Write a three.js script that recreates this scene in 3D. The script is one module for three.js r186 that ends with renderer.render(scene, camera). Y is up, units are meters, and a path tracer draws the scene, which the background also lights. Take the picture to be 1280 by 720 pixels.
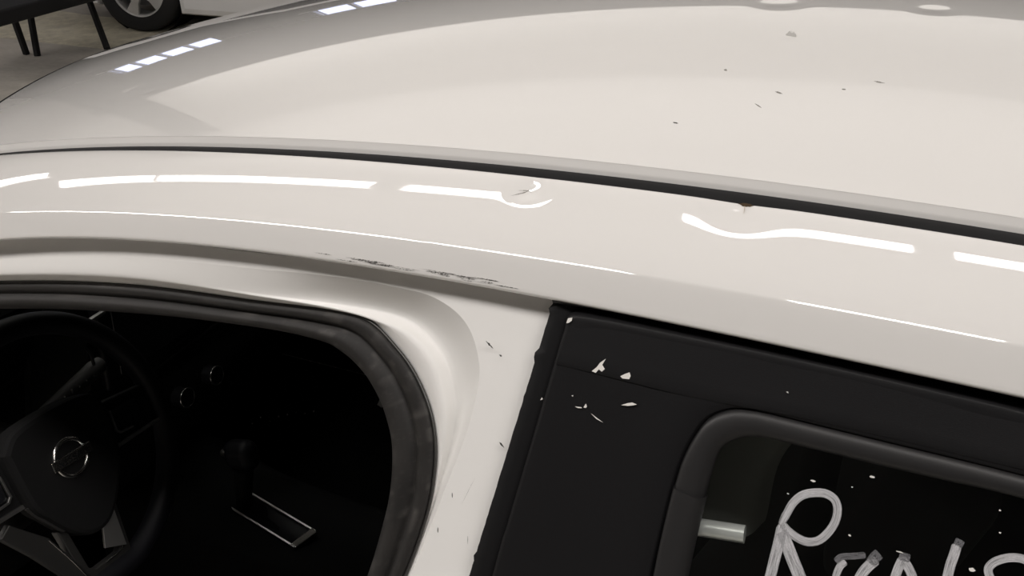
import * as THREE from 'three';
import { RoundedBoxGeometry } from 'three/addons/geometries/RoundedBoxGeometry.js';
import { mergeGeometries } from 'three/addons/utils/BufferGeometryUtils.js';
import { RectAreaLightUniformsLib } from 'three/addons/lights/RectAreaLightUniformsLib.js';
import { FontLoader } from 'three/addons/loaders/FontLoader.js';
import { TextGeometry } from 'three/addons/geometries/TextGeometry.js';

// ---------------------------------------------------------------- camera, sky, exposure
// x runs to the rear of the car, y is up, z comes out of the driver's side. Metres.
const scene = new THREE.Scene();
const camera = new THREE.PerspectiveCamera(THREE.MathUtils.radToDeg(2 * Math.atan(360 / 1250)), 1280 / 720, 0.05, 60);
camera.position.set(0.18, 1.645, 1.145);
camera.rotation.order = 'YXZ';
camera.rotation.set(THREE.MathUtils.degToRad(-26.5), THREE.MathUtils.degToRad(22), THREE.MathUtils.degToRad(1.5));
scene.add(camera);
const renderer = new THREE.WebGLRenderer({ antialias: true });
renderer.toneMapping = THREE.LinearToneMapping;
renderer.toneMappingExposure = 0.87;
renderer.shadowMap.enabled = true;
RectAreaLightUniformsLib.init();
scene.background = new THREE.Color(1.7, 1.8, 2.5);          // overcast evening sky, seen only through the high windows
const LAMP = new THREE.Color(1.0, 0.95, 0.912);            // warm white fluorescent tubes
const LAMP_POWER = 4.5, SIDE_POWER = 13.0, ADDED_COVE_POWER = 6.6;
const CEILING = 6.2, LEDGE = 3.2, WALL_FAR = -7.1, WALL_FRONT = -11.2, WALL_NEAR = 6.0, WALL_REAR = 7.5;

// ---------------------------------------------------------------- small tools
const rng = (s) => () => { s |= 0; s = (s + 0x6d2b79f5) | 0; let t = Math.imul(s ^ (s >>> 15), 1 | s); t = (t + Math.imul(t ^ (t >>> 7), 61 | t)) ^ t; return ((t ^ (t >>> 14)) >>> 0) / 4294967296; };
const V = (p) => new THREE.Vector3(p[0], p[1], p[2]);
const poly = (c, x) => ((c[0] * x + c[1]) * x + c[2]) * x + c[3];
const used = {};
const numbered = (n) => { used[n] = (used[n] ?? -1) + 1; return used[n] ? n + '_' + String(used[n]).padStart(3, '0') : n; };
function thing(name, label, category, pos = [0, 0, 0], turn = 0, group) {
  const o = new THREE.Group(); o.name = numbered(name); o.position.set(...pos); o.rotation.y = turn;
  o.userData = { label, category }; if (group) o.userData.group = group;
  scene.add(o); return o;
}
function part(name, geo, m, parent, label) {
  const o = new THREE.Mesh(Array.isArray(geo) ? mergeGeometries(geo.map((g) => { const h = g.index ? g.toNonIndexed() : g; for (const k of Object.keys(h.attributes)) if (!['position', 'normal', 'uv'].includes(k)) h.deleteAttribute(k); return h; })) : geo, m);
  o.name = name; o.castShadow = o.receiveShadow = true; if (label) o.userData.label = label; parent.add(o); return o;
}
function struct(name, geo, m) { const o = part(name, geo, m, scene); o.name = numbered(name); o.userData.kind = 'structure'; return o; }
// a sheet of nu x nv quads; f(u, v) gives [x, y, z]
function sheet(nu, nv, f, flip = false) {
  const p = [], uv = [], ix = [];
  for (let j = 0; j <= nv; j++) for (let i = 0; i <= nu; i++) { p.push(...f(i / nu, j / nv, i, j)); uv.push(i / nu, j / nv); }
  const w = nu + 1;
  for (let j = 0; j < nv; j++) for (let i = 0; i < nu; i++) { const a = j * w + i, b = a + 1, c = a + w, d = c + 1; flip ? ix.push(a, c, b, b, c, d) : ix.push(a, b, c, b, d, c); }
  const g = new THREE.BufferGeometry();
  g.setAttribute('position', new THREE.Float32BufferAttribute(p, 3)); g.setAttribute('uv', new THREE.Float32BufferAttribute(uv, 2));
  g.setIndex(ix); g.computeVertexNormals(); return g;
}
const curve = (pts) => new THREE.CatmullRomCurve3(pts.map(V), false, 'catmullrom', 0.5);
// loft through rows of matching points, smooth along the rows; 'across' blends the rows (smooth or straight)
function loft(rows, nu, nvPer, smooth = true, flip = false) {
  const cs = rows.map(curve), nv = nvPer * (rows.length - 1);
  const cols = []; for (let i = 0; i <= nu; i++) { const q = cs.map((c) => c.getPoint(i / nu)); cols.push(smooth && q.length > 2 ? new THREE.CatmullRomCurve3(q, false, 'centripetal') : q); }
  return sheet(nu, nv, (u, v, i, j) => {
    const c = cols[i]; if (!Array.isArray(c)) return c.getPoint(j / nv).toArray();
    const k = Math.min(Math.floor(j / nvPer), c.length - 2), t = j / nvPer - k; return c[k].clone().lerp(c[k + 1], t).toArray();
  }, flip);
}
const shift = (pts, dx, dy, dz) => pts.map((p) => [p[0] + dx, p[1] + dy, p[2] + dz]);
const tube = (pts, r, n = 40, m = 8) => new THREE.TubeGeometry(curve(pts), n, r, m);
const rbox = (w, h, d, r = 0.01, s = 3) => new RoundedBoxGeometry(w, h, d, s, Math.min(r, w / 2.01, h / 2.01, d / 2.01));
const at = (g, x, y, z) => g.translate(x, y, z);
function bar(a, b, w, d, r = 0.003) {             // a rounded square bar from a to b
  const A = V(a), B = V(b), L = A.distanceTo(B), g = rbox(w, L, d, r);
  g.applyQuaternion(new THREE.Quaternion().setFromUnitVectors(new THREE.Vector3(0, 1, 0), B.clone().sub(A).normalize()));
  const m = A.add(B).multiplyScalar(0.5); return g.translate(m.x, m.y, m.z);
}
function rod(a, b, r0, r1 = r0, n = 20) {
  const A = V(a), B = V(b), g = new THREE.CylinderGeometry(r1, r0, A.distanceTo(B), n);
  g.applyQuaternion(new THREE.Quaternion().setFromUnitVectors(new THREE.Vector3(0, 1, 0), B.clone().sub(A).normalize()));
  const m = A.add(B).multiplyScalar(0.5); return g.translate(m.x, m.y, m.z);
}
function flat(pts, depth = 0.002, bevel = 0, holes = []) {
  const s = new THREE.Shape(pts.map((p) => new THREE.Vector2(p[0], p[1])));
  for (const h of holes) s.holes.push(new THREE.Path(h.map((p) => new THREE.Vector2(p[0], p[1]))));
  return new THREE.ExtrudeGeometry(s, { depth, bevelEnabled: bevel > 0, bevelSize: bevel, bevelThickness: bevel, bevelSegments: 2, curveSegments: 12 });
}
// value noise in a small tileable texture
function noiseTexture(w, h, seed, paint, srgb) {
  const r = rng(seed), lat = Array.from({ length: 4096 }, r), data = new Uint8Array(w * h * 4);
  const n = (x, y, px, py) => { const xi = Math.floor(x), yi = Math.floor(y), fx = x - xi, fy = y - yi, s = fx * fx * (3 - 2 * fx), t = fy * fy * (3 - 2 * fy), L = (a, b) => lat[(((a % px) + px) % px * 67 + ((b % py) + py) % py * 131) % 4096]; return (L(xi, yi) * (1 - s) + L(xi + 1, yi) * s) * (1 - t) + (L(xi, yi + 1) * (1 - s) + L(xi + 1, yi + 1) * s) * t; };
  for (let y = 0; y < h; y++) for (let x = 0; x < w; x++) { const c = paint((fx, fy) => n((x / w) * fx, (y / h) * fy, fx, fy), x / w, y / h, r); for (let k = 0; k < 4; k++) data[(y * w + x) * 4 + k] = Math.max(0, Math.min(255, k < 3 ? (c.length ? c[k] : c) * 255 : 255)); }
  const t = new THREE.DataTexture(data, w, h); t.wrapS = t.wrapT = THREE.RepeatWrapping; t.magFilter = THREE.LinearFilter; t.minFilter = THREE.LinearMipmapLinearFilter; t.generateMipmaps = true; if (srgb) t.colorSpace = THREE.SRGBColorSpace; t.needsUpdate = true; return t;
}
const rep = (t, x, y) => { const c = t.clone(); c.repeat.set(x, y); c.needsUpdate = true; return c; };

// ---------------------------------------------------------------- materials
const lin = (r, g, b) => new THREE.Color().setRGB(r, g, b);
const P = (o) => new THREE.MeshPhysicalMaterial({ side: THREE.DoubleSide, ...o });
const grain = noiseTexture(256, 256, 5, (n) => 0.5 + 0.25 * (n(128, 128) - 0.5) + 0.25 * (n(61, 61) - 0.5));
const concreteTex = noiseTexture(512, 512, 11, (n) => { const v = 0.93 + 0.12 * (n(7, 7) - 0.5) + 0.08 * (n(23, 23) - 0.5) + 0.06 * (n(120, 120) - 0.5); return [v, v * 0.985, v * 0.95]; }, true);
const rubberTex = noiseTexture(1024, 64, 17, (n) => { const s = n(60, 9), f = n(240, 30); const d = Math.max(0, s - 0.62) * 1.2 + Math.max(0, f - 0.7) * 0.6; const v = 0.2 + 0.06 * (n(33, 7) - 0.5) + d * 0.3; return [v, v * 0.97, v * 0.95]; }, true);
const strokeTex = noiseTexture(64, 256, 23, (n, x) => { const v = 0.78 + 0.5 * (n(9, 4) - 0.5) + 0.4 * (n(23, 11) - 0.5) + 0.3 * (n(40, 60) - 0.5) - 0.5 * Math.abs(x - 0.5) ** 2; return [v, v, v]; });
const M = {
  paint: P({ color: lin(0.76, 0.745, 0.725), roughness: 0.035, ior: 2.2, clearcoat: 1, clearcoatRoughness: 0.015 }),
  jamb: P({ color: lin(0.835, 0.825, 0.805), roughness: 0.62, specularIntensity: 0.6 }),
  blackTrim: P({ color: lin(0.009, 0.009, 0.0095), roughness: 0.7, specularIntensity: 0.3 }),
  film: P({ color: lin(0.0075, 0.0074, 0.0082), roughness: 0.5, specularIntensity: 0.5, bumpMap: rep(grain, 6, 6), bumpScale: 0.00008 }),
  rubber: P({ color: lin(0.55, 0.54, 0.53), map: rubberTex, roughness: 0.62, specularIntensity: 0.7 }),
  gasket: P({ color: lin(0.014, 0.0135, 0.014), roughness: 0.5 }),
  glass: P({ color: lin(0.84, 0.87, 0.86), transmission: 1, thickness: 0, roughness: 0.02, ior: 1.5 }),
  glassFar: P({ color: lin(0.012, 0.013, 0.013), transmission: 1, thickness: 0, roughness: 0.3, specularIntensity: 0.05 }),
  chalk: P({ color: lin(0.58, 0.58, 0.60), alphaMap: strokeTex, transparent: true, roughness: 0.9 }),
  chalkFaint: P({ color: lin(0.16, 0.16, 0.17), alphaMap: strokeTex, transparent: true, roughness: 0.9 }),
  chip: P({ color: lin(0.8, 0.78, 0.74), roughness: 0.7 }),
  scuff: P({ color: lin(0.035, 0.033, 0.03), roughness: 0.9 }),
  scuffGrey: P({ color: lin(0.22, 0.21, 0.19), roughness: 0.9 }),
  scuffSoft: P({ color: lin(0.06, 0.056, 0.05), roughness: 0.95, alphaMap: noiseTexture(128, 32, 31, (n) => { const v = (0.55 * n(17, 3) + 0.45 * n(50, 9) - 0.38) * 3; return [v, v, v]; }), transparent: true, specularIntensity: 0.2 }),
  rust: P({ color: lin(0.36, 0.24, 0.11), roughness: 0.9 }),
  rustDark: P({ color: lin(0.05, 0.03, 0.012), roughness: 0.9 }),
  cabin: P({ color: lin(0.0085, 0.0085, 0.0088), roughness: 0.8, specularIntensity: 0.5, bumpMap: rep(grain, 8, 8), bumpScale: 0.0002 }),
  cabinGrey: P({ color: lin(0.05, 0.048, 0.046), roughness: 0.65 }),
  reflectionGrey: P({ color: lin(0.16, 0.165, 0.15), roughness: 0.8 }),
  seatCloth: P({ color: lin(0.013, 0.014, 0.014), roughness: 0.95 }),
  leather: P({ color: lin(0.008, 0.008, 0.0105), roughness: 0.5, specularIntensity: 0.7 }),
  screen: P({ color: lin(0.018, 0.018, 0.021), roughness: 0.22 }),
  chrome: P({ color: lin(0.75, 0.74, 0.72), metalness: 1, roughness: 0.22 }),
  reflectionBar: P({ color: lin(0.93, 0.92, 0.90), metalness: 0.45, roughness: 0.22 }),
  satin: P({ color: lin(0.66, 0.65, 0.63), metalness: 1, roughness: 0.38 }),
  satinDark: P({ color: lin(0.10, 0.098, 0.095), metalness: 0.8, roughness: 0.45 }),
  ceiling: P({ color: lin(0.72, 0.71, 0.695), roughness: 0.9 }),
  wall: P({ color: lin(0.07, 0.069, 0.067), roughness: 0.9 }),
  wallFront: P({ color: lin(0.58, 0.57, 0.56), roughness: 0.9 }),
  wallUpper: P({ color: lin(0.84, 0.83, 0.81), roughness: 0.9 }),
  wallNear: P({ color: lin(0.14, 0.138, 0.134), roughness: 0.9 }),
  floor: P({ color: lin(0.53, 0.515, 0.505), map: rep(concreteTex, 6, 6), roughness: 0.7 }),
  floorBand: P({ color: lin(0.66, 0.635, 0.55), map: rep(concreteTex, 3, 2), roughness: 0.6 }),
  frame: P({ color: lin(0.35, 0.35, 0.35), roughness: 0.6 }),
  pane: P({ color: lin(0.95, 0.97, 1), transmission: 1, thickness: 0, roughness: 0, ior: 1.45 }),
  farGlass: P({ color: lin(0.012, 0.012, 0.016), roughness: 0.1 }),
  tyre: P({ color: lin(0.012, 0.012, 0.013), roughness: 0.8 }),
  alloy: P({ color: lin(0.66, 0.66, 0.66), metalness: 0.5, roughness: 0.35 }),
  farPaint: P({ color: lin(0.82, 0.82, 0.83), roughness: 0.35, clearcoat: 1, clearcoatRoughness: 0.03 }),
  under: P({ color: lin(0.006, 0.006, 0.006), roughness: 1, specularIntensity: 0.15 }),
  bench: P({ color: lin(0.006, 0.006, 0.007), roughness: 0.8 }),
  housing: P({ color: lin(0.7, 0.7, 0.7), roughness: 0.5 }),
  lamp: P({ color: lin(0.8, 0.8, 0.8), roughness: 0.5, emissive: LAMP, emissiveIntensity: 3 }),
  bracket: P({ color: lin(0.15, 0.15, 0.15), roughness: 0.6, metalness: 0.5 }),
};

// ---------------------------------------------------------------- the room
const bx = (w, h, d, x, y, z) => at(new THREE.BoxGeometry(w, h, d), x, y, z);
const W = WALL_REAR - WALL_FRONT, D = WALL_NEAR - WALL_FAR, CX = (WALL_REAR + WALL_FRONT) / 2, CZ = (WALL_NEAR + WALL_FAR) / 2;
struct('floor', bx(W + 0.4, 0.2, D + 0.4, CX, -0.1, CZ), M.floor);
struct('ceiling', bx(W + 0.4, 0.2, D + 0.4, CX, CEILING + 0.1, CZ), M.ceiling);
struct('wall_front', bx(0.2, CEILING, D + 0.4, WALL_FRONT - 0.1, CEILING / 2, CZ), M.wallFront);
struct('wall_rear', bx(0.2, CEILING, D + 0.4, WALL_REAR + 0.1, CEILING / 2, CZ), M.wallNear);
struct('wall_near', bx(W, CEILING, 0.2, CX, CEILING / 2, WALL_NEAR + 0.1), M.wallNear);
const WIN = [[-9.55, -7.45], [-5.95, -3.85]], WY = [1.95, 2.42];
struct('wall_upper', bx(WALL_REAR + 10.1, CEILING - LEDGE, 0.06, (WALL_REAR - 10.1) / 2, (CEILING + LEDGE) / 2, WALL_FAR + 0.03), M.wallUpper);
{
  const s = new THREE.Shape([[WALL_FRONT, 0], [WALL_REAR, 0], [WALL_REAR, CEILING], [WALL_FRONT, CEILING]].map((p) => new THREE.Vector2(...p)));
  for (const [a, b] of WIN) s.holes.push(new THREE.Path([[a, WY[0]], [b, WY[0]], [b, WY[1]], [a, WY[1]]].map((p) => new THREE.Vector2(...p))));
  struct('wall_far', at(new THREE.ExtrudeGeometry(s, { depth: 0.2, bevelEnabled: false }), 0, 0, WALL_FAR - 0.2), M.wall);
  WIN.forEach(([a, b], i) => {
    const g = new THREE.Group(); g.name = 'window_' + (i + 1); g.userData.kind = 'structure'; scene.add(g);
    const h = WY[1] - WY[0], cy = (WY[0] + WY[1]) / 2, cx = (a + b) / 2, z = WALL_FAR - 0.08, n = 4, w = (b - a) / n, f = [];
    f.push(bx(b - a, 0.035, 0.06, cx, WY[0] + 0.0175, z), bx(b - a, 0.035, 0.06, cx, WY[1] - 0.0175, z));
    for (let k = 0; k <= n; k++) f.push(bx(k % n ? 0.05 : 0.035, h, 0.06, a + k * w + (k === 0 ? 0.0175 : k === n ? -0.0175 : 0), cy, z));
    part('window_frame', f, M.frame, g);
    for (let k = 0; k < n; k++) part('pane', bx(w - 0.05, h - 0.06, 0.005, a + (k + 0.5) * w, cy, z), M.pane, g);
    part('window_sill', bx(b - a + 0.1, 0.03, 0.12, cx, WY[0] - 0.015, WALL_FAR + 0.02), M.frame, g);
  });
}
// a slightly raised, lighter strip of the floor beyond the car
{
  const g = flat([[-7.6, -2.0], [-5.9, -4.0], [-5.0, -4.08], [-2.0, -4.35], [0.5, -4.6], [0.5, -5.6], [-3.5, -5.2], [-5.8, -4.87], [-6.3, -4.9], [-9.0, -5.2], [-9.5, -2.0]].map(([x, z]) => [x, -z]), 0.003);
  g.rotateX(-Math.PI / 2).translate(0, 0.0002, 0); struct('floor_strip', g, M.floorBand);
}
// batten lights under the ceiling: a row above the car and a row beside it
function batten(x0, x1, z, label, w = 0.24, power = LAMP_POWER) {
  const L = x1 - x0, Y = 3.1, o = thing('batten_light', label, 'ceiling light', [(x0 + x1) / 2, Y, z], 0, 'ceiling battens');
  part('housing', rbox(L, 0.06, 0.16, 0.01), M.housing, o).position.y = 0.085;
  const g = new THREE.CylinderGeometry(w / 2, w / 2, L - 0.02, 24, 1, false, 0, Math.PI); g.rotateZ(Math.PI / 2).rotateX(Math.PI); g.scale(1, 0.4, 1);
  g.computeBoundingBox(); g.translate(0, 0.056 - g.boundingBox.max.y, 0); g.computeBoundingBox();
  part('diffuser_lamp', g, M.lamp, o);
  for (const s of [-1, 1]) part('end_cap', at(rbox(0.012, 0.08, w + 0.01, 0.004), s * (L / 2), 0.03, 0), M.housing, o);
  for (const s of [-1, 1]) part('hanger', rod([s * L * 0.36, 0.11, 0], [s * L * 0.36, CEILING - Y, 0], 0.005), M.bracket, o);
  const l = new THREE.RectAreaLight(LAMP, power, L - 0.02, w); l.position.y = g.boundingBox.min.y - 0.004; l.rotation.x = -Math.PI / 2; o.add(l);
}
const rowA = [[-9.4, -5.55], [-5.2, -3.47], [-3.44, -1.73], [-1.58, -1.0], [-0.415, 0.2], [0.293, 2.1]], rowB = [[-9.1, -7.2], [-7.17, -5.2], [-5.15, -3.43], [-3.40, -1.63], [-1.55, -0.69], [-0.155, 0.45], [0.75, 2.45]];
const which = ['first', 'second', 'third', 'fourth', 'fifth', 'sixth', 'seventh'];
rowA.forEach(([a, b], k) => batten(a, b, k ? -0.37 : -0.85, 'white batten light above the white car, ' + which[k] + ' from the windscreen end of its row'));
rowB.forEach(([a, b], k) => batten(a, b, 1.5, 'white batten light beside the white car, ' + which[k] + ' from the windscreen end of its row', 0.4, SIDE_POWER));
// added, unseen trough light that brightens the upper far wall and ceiling
{
  const w = WALL_REAR + 9.4, d = 1.4, o = thing('added_cove_light', 'added light ledge brightening the white wall above the dark far wall', 'light ledge', [(WALL_REAR - 9.4) / 2, LEDGE, WALL_FAR]);
  part('ledge', [bx(w, 0.04, d, 0, 0, d / 2), bx(w, 0.27, 0.03, 0, 0.115, d)], M.wall, o);
  for (const [z, tilt, p] of [[1.2, -0.1, 1], [0.8, 0.25, 0.6]]) {
    part('added_tube_lamp', at(new THREE.CylinderGeometry(0.025, 0.025, w - 0.2, 12).rotateZ(Math.PI / 2), 0, 0.06, z), M.lamp, o);
    const l = new THREE.RectAreaLight(LAMP, ADDED_COVE_POWER * p, w - 0.2, 0.3); l.position.set(0, 0.11, z); l.rotation.set(Math.PI / 2 + tilt, 0, 0); o.add(l);
  }
}

// ---------------------------------------------------------------- the white car: body
const car = thing('sedan', 'white car with dented roof edge and open front doorway, filling the view', 'car');
const offRaw = (x) => -0.06 * Math.max(0, (0.3 - x) / 0.8) ** 2;
const off = (x) => (x > -0.62 ? offRaw(x) : offRaw(-0.62) - 0.03 * (1 - Math.exp((x + 0.62) * 5.75)));
const cDin = [0.01, -0.1402, 0.0681, 1.4158], cDout = [0.0194, -0.1333, 0.0654, 1.4141], cCre = [0.0421, -0.1452, 0.0638, 1.3841], cLip = [0.0938, -0.1452, 0.0515, 1.3654];
const din = (x) => poly(cDin, x);
const ext = (c) => (x) => { const q = Math.max(-0.6, Math.min(0.3, x)); return poly(c, q) + din(x) - din(q); };
const dout = ext(cDout), cre = ext(cCre), lip = ext(cLip);
const gauss = (x, z, x0, z0, sx, sz, a) => a * Math.exp(-(((x - x0) / sx) ** 2 + ((z - z0) / sz) ** 2));
const RX0 = -1.35, RX1 = 1.25;
const axis = (lo, hi, fine) => { const a = []; for (let x = lo; x < hi - 1e-6;) { a.push(x); x += fine.reduce((m, [p, q, s]) => (x >= p - 1e-6 && x < q ? Math.min(m, s) : m), 0.02); } a.push(hi); return a; };

// side rail between the roof ditch and the drip lip
const rad = THREE.MathUtils.degToRad;
function hermite(y0, z0, a0, y1, z1, a1, s) {
  const L = Math.hypot(z1 - z0, y1 - y0) * 1.02, h00 = 2 * s ** 3 - 3 * s * s + 1, h10 = s ** 3 - 2 * s * s + s, h01 = -2 * s ** 3 + 3 * s * s, h11 = s ** 3 - s * s;
  return [h00 * y0 - h10 * L * Math.sin(a0) + h01 * y1 - h11 * L * Math.sin(a1), h00 * z0 + h10 * L * Math.cos(a0) + h01 * z1 + h11 * L * Math.cos(a1)];
}
const DENTS = [[-0.0455, 0.5745, 0.0112, 0.0095, 0.0024], [0.094, 0.572, 0.022, 0.015, 0.0021]];
const dentAt = (x, z) => DENTS.reduce((s, [x0, z0, sx, sz, d]) => s + gauss(x, z, x0, z0, sx, sz, d), 0);
function railProfile(x) {
  const o = off(x), zo = 0.556 + o, yo = dout(x), zc = 0.622 + o, yc = cre(x), yl = lip(x), zl = zc + (yc - yl) / Math.tan(rad(58)), p = [];
  p.push([yo - 0.011, zo + 0.0004], [yo - 0.004, zo + 0.0004], [yo - 0.0015, zo + 0.0008], [yo - 0.0004, zo + 0.0018]);
  const up = (s) => hermite(yo - 0.0002, zo + 0.003, rad(10), yc, zc, rad(39), s), dn = (s) => hermite(yc, zc, rad(55), yl, zl, rad(60), s);
  for (let k = 0; k <= 34; k++) p.push(up((k / 34) * 0.984));
  const a = up(0.984), b = dn(0.055), ctl = [yc, zc];
  for (let k = 1; k < 8; k++) { const t = k / 8; p.push([0, 1].map((i) => (1 - t) ** 2 * a[i] + 2 * t * (1 - t) * ctl[i] + t * t * b[i])); }
  for (let k = 0; k <= 10; k++) p.push(dn(0.055 + (k / 10) * 0.945));
  p.push([yl - 0.0012, zl + 0.0002], [yl - 0.0026, zl - 0.0006], [yl - 0.0034, zl - 0.0022], [yl - 0.0036, zl - 0.005], [yl - 0.0035, zl - 0.016]);
  return p.map(([y, z]) => { const d = dentAt(x, z - o); return [y - d * 0.93, z - d * 0.36]; });
}
const railX = axis(RX0, RX1, [[-0.66, 0.32, 0.004], [-0.08, -0.02, 0.0012], [0.03, 0.16, 0.002]]);
{
  const prof = railX.map(railProfile), np = prof[0].length;
  part('side_rail', sheet(railX.length - 1, np - 1, (u, v, i, j) => [railX[i], ...prof[i][j]]), M.paint, car, 'glossy white roof rail with two dents');
}
part('ditch_moulding', sheet(200, 6, (u, v) => { const x = RX0 + u * (RX1 - RX0), o = off(x), s = v; return [x, din(x) * (1 - s) + dout(x) * s - 0.0022 + 0.0012 * Math.sin(Math.PI * s), 0.5395 + o + s * 0.0175]; }, true), M.blackTrim, car, 'black strip along the roof edge');
// roof panel, crowned, with a rolled edge at the ditch
const zEdge = (x) => 0.5405 + off(x), CROWN = 0.06;
const ROOF_DENTS = [[0.051, 0.197, 0.016, 0.016, 0.0006], [0.181, 0.187, 0.012, 0.012, 0.00055], [0.076, 0.292, 0.006, 0.006, 0.0002]];
function roofY(x, z) {
  const zr = zEdge(x) - 0.007, s = Math.min(1, Math.abs(z) / zr); let y = din(x) + 0.0052 + CROWN * (1 - s ** 2.2);
  for (const [x0, z0, sx, sz, d] of ROOF_DENTS) y -= gauss(x, z, x0, z0, sx, sz, d);
  return y;
}
const header = (z) => -0.86 + 0.42 * z * z;
{
  const xs = axis(0, 2.1, [[0.75, 1.15, 0.005]]), zs = axis(-1, 1, [[0.15, 0.75, 0.009]]);
  const skin = sheet(xs.length - 1, zs.length - 1, (u, v, i, j) => {
    let z = zs[j] * (zEdge(header(0.27)) - 0.007); const x = header(z) + xs[i]; z = zs[j] * (zEdge(x) - 0.007); return [x, roofY(x, z), z];
  });
  const lipX = axis(RX0 + 0.6, RX1, []);          // the turned-down edge of the skin
  const flange = sheet(lipX.length - 1, 5, (u, v, i, j) => {
    const x = lipX[i], zr = zEdge(x) - 0.007, t = j / 5, a = rad(55 + 25 * t); return [x, roofY(x, zr) - 0.0075 * t - (j === 5 ? 0.004 : 0), zr + 0.0045 * t - 0.0002 * a];
  });
  part('roof_panel', [skin, flange], M.paint, car, 'broad glossy white roof skin with small dents');
}
part('windshield', sheet(30, 20, (u, v) => { const z = (u - 0.5) * 0.98, x0 = header(z) + 0.004, t = v; const y0 = roofY(x0, z) - 0.004; return [x0 - t * 0.72, y0 - t * 0.33 - 0.06 * t * t, z * (1 + 0.3 * t)]; }), P({ color: lin(0.72, 0.75, 0.74), transmission: 1, thickness: 0, roughness: 0.02 }), car, 'windscreen below the roof front');
part('screen_seal', sheet(40, 2, (u, v) => { const z = (u - 0.5) * 1.0, x0 = header(z) + 0.004; return [x0 - v * 0.013, roofY(x0, z) - 0.0014 - v * 0.003, z]; }), M.under, car);
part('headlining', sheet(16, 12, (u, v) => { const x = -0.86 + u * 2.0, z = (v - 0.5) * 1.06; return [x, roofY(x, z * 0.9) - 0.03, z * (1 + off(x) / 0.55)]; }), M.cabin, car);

// recess, door pillar and flange round the front doorway: rows run from the windscreen pillar back over the top and down the door pillar
const O = [[-0.8764, 1.1757, 0.5015], [-0.5668, 1.2667, 0.5486], [-0.3874, 1.3108, 0.5754], [-0.2488, 1.333, 0.5922], [-0.1753, 1.3431, 0.5989], [-0.1218, 1.3496, 0.603], [-0.084, 1.3529, 0.6058], [-0.0454, 1.3563, 0.6082], [0.0008, 1.3541, 0.613], [0.0078, 1.3281, 0.6244], [0.006, 1.2941, 0.6386], [-0.0007, 1.2533, 0.6552], [-0.0073, 1.2018, 0.6763], [-0.0159, 1.1432, 0.7002]];
const S1 = [[-0.8742, 1.1595, 0.5079], [-0.565, 1.2539, 0.5535], [-0.3855, 1.2976, 0.5804], [-0.2472, 1.3219, 0.5962], [-0.1739, 1.3332, 0.6023], [-0.1232, 1.3378, 0.6067], [-0.0908, 1.3379, 0.6103], [-0.0651, 1.3278, 0.6172], [-0.0509, 1.3062, 0.6276], [-0.0493, 1.2842, 0.6371], [-0.0531, 1.2555, 0.6488], [-0.0639, 1.2088, 0.6673], [-0.0755, 1.1633, 0.6853], [-0.0933, 1.1089, 0.7063]];
const S2 = [[-0.8719, 1.1432, 0.5143], [-0.5624, 1.2378, 0.56], [-0.3845, 1.2837, 0.5844], [-0.2485, 1.3021, 0.5972], [-0.1757, 1.3084, 0.5964], [-0.1298, 1.3108, 0.5963], [-0.106, 1.3051, 0.5995], [-0.0847, 1.2913, 0.6075], [-0.0714, 1.2675, 0.6189], [-0.0687, 1.2478, 0.6285], [-0.0702, 1.2268, 0.6381], [-0.0754, 1.1931, 0.6533], [-0.0848, 1.1486, 0.672], [-0.103, 1.093, 0.6939]];
const S3 = [[-0.875, 1.1391, 0.5132], [-0.5644, 1.2337, 0.5591], [-0.3857, 1.2795, 0.5839], [-0.2481, 1.2999, 0.5982], [-0.1757, 1.3071, 0.602], [-0.1374, 1.3073, 0.6058], [-0.1117, 1.304, 0.6103], [-0.0906, 1.291, 0.618], [-0.0773, 1.2681, 0.6281], [-0.0734, 1.2473, 0.6352], [-0.0729, 1.2268, 0.6414], [-0.0758, 1.1938, 0.6544], [-0.0852, 1.1488, 0.6724], [-0.1036, 1.0927, 0.6939]];
const S4 = [[-0.9022, 1.1198, 0.4987], [-0.5853, 1.2169, 0.5441], [-0.399, 1.2655, 0.5719], [-0.2556, 1.29, 0.5892], [-0.1871, 1.3006, 0.5951], [-0.1512, 1.3027, 0.599], [-0.1245, 1.2916, 0.607], [-0.1048, 1.278, 0.615], [-0.089, 1.2594, 0.6245], [-0.0805, 1.2407, 0.6333], [-0.077, 1.2206, 0.6421], [-0.0773, 1.1923, 0.6539], [-0.0866, 1.1477, 0.6717], [-0.1054, 1.0914, 0.6933]];
const S5 = [[-0.9116, 1.0853, 0.5019], [-0.5945, 1.1854, 0.5435], [-0.4044, 1.2368, 0.5717], [-0.2591, 1.2649, 0.5881], [-0.1961, 1.2715, 0.5951], [-0.1728, 1.2685, 0.5996], [-0.1528, 1.2605, 0.6056], [-0.1373, 1.2481, 0.6127], [-0.1275, 1.2354, 0.6192], [-0.1203, 1.221, 0.6261], [-0.116, 1.1975, 0.6365], [-0.1164, 1.1725, 0.647], [-0.1228, 1.1283, 0.6648], [-0.1385, 1.0712, 0.6869]];
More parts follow.
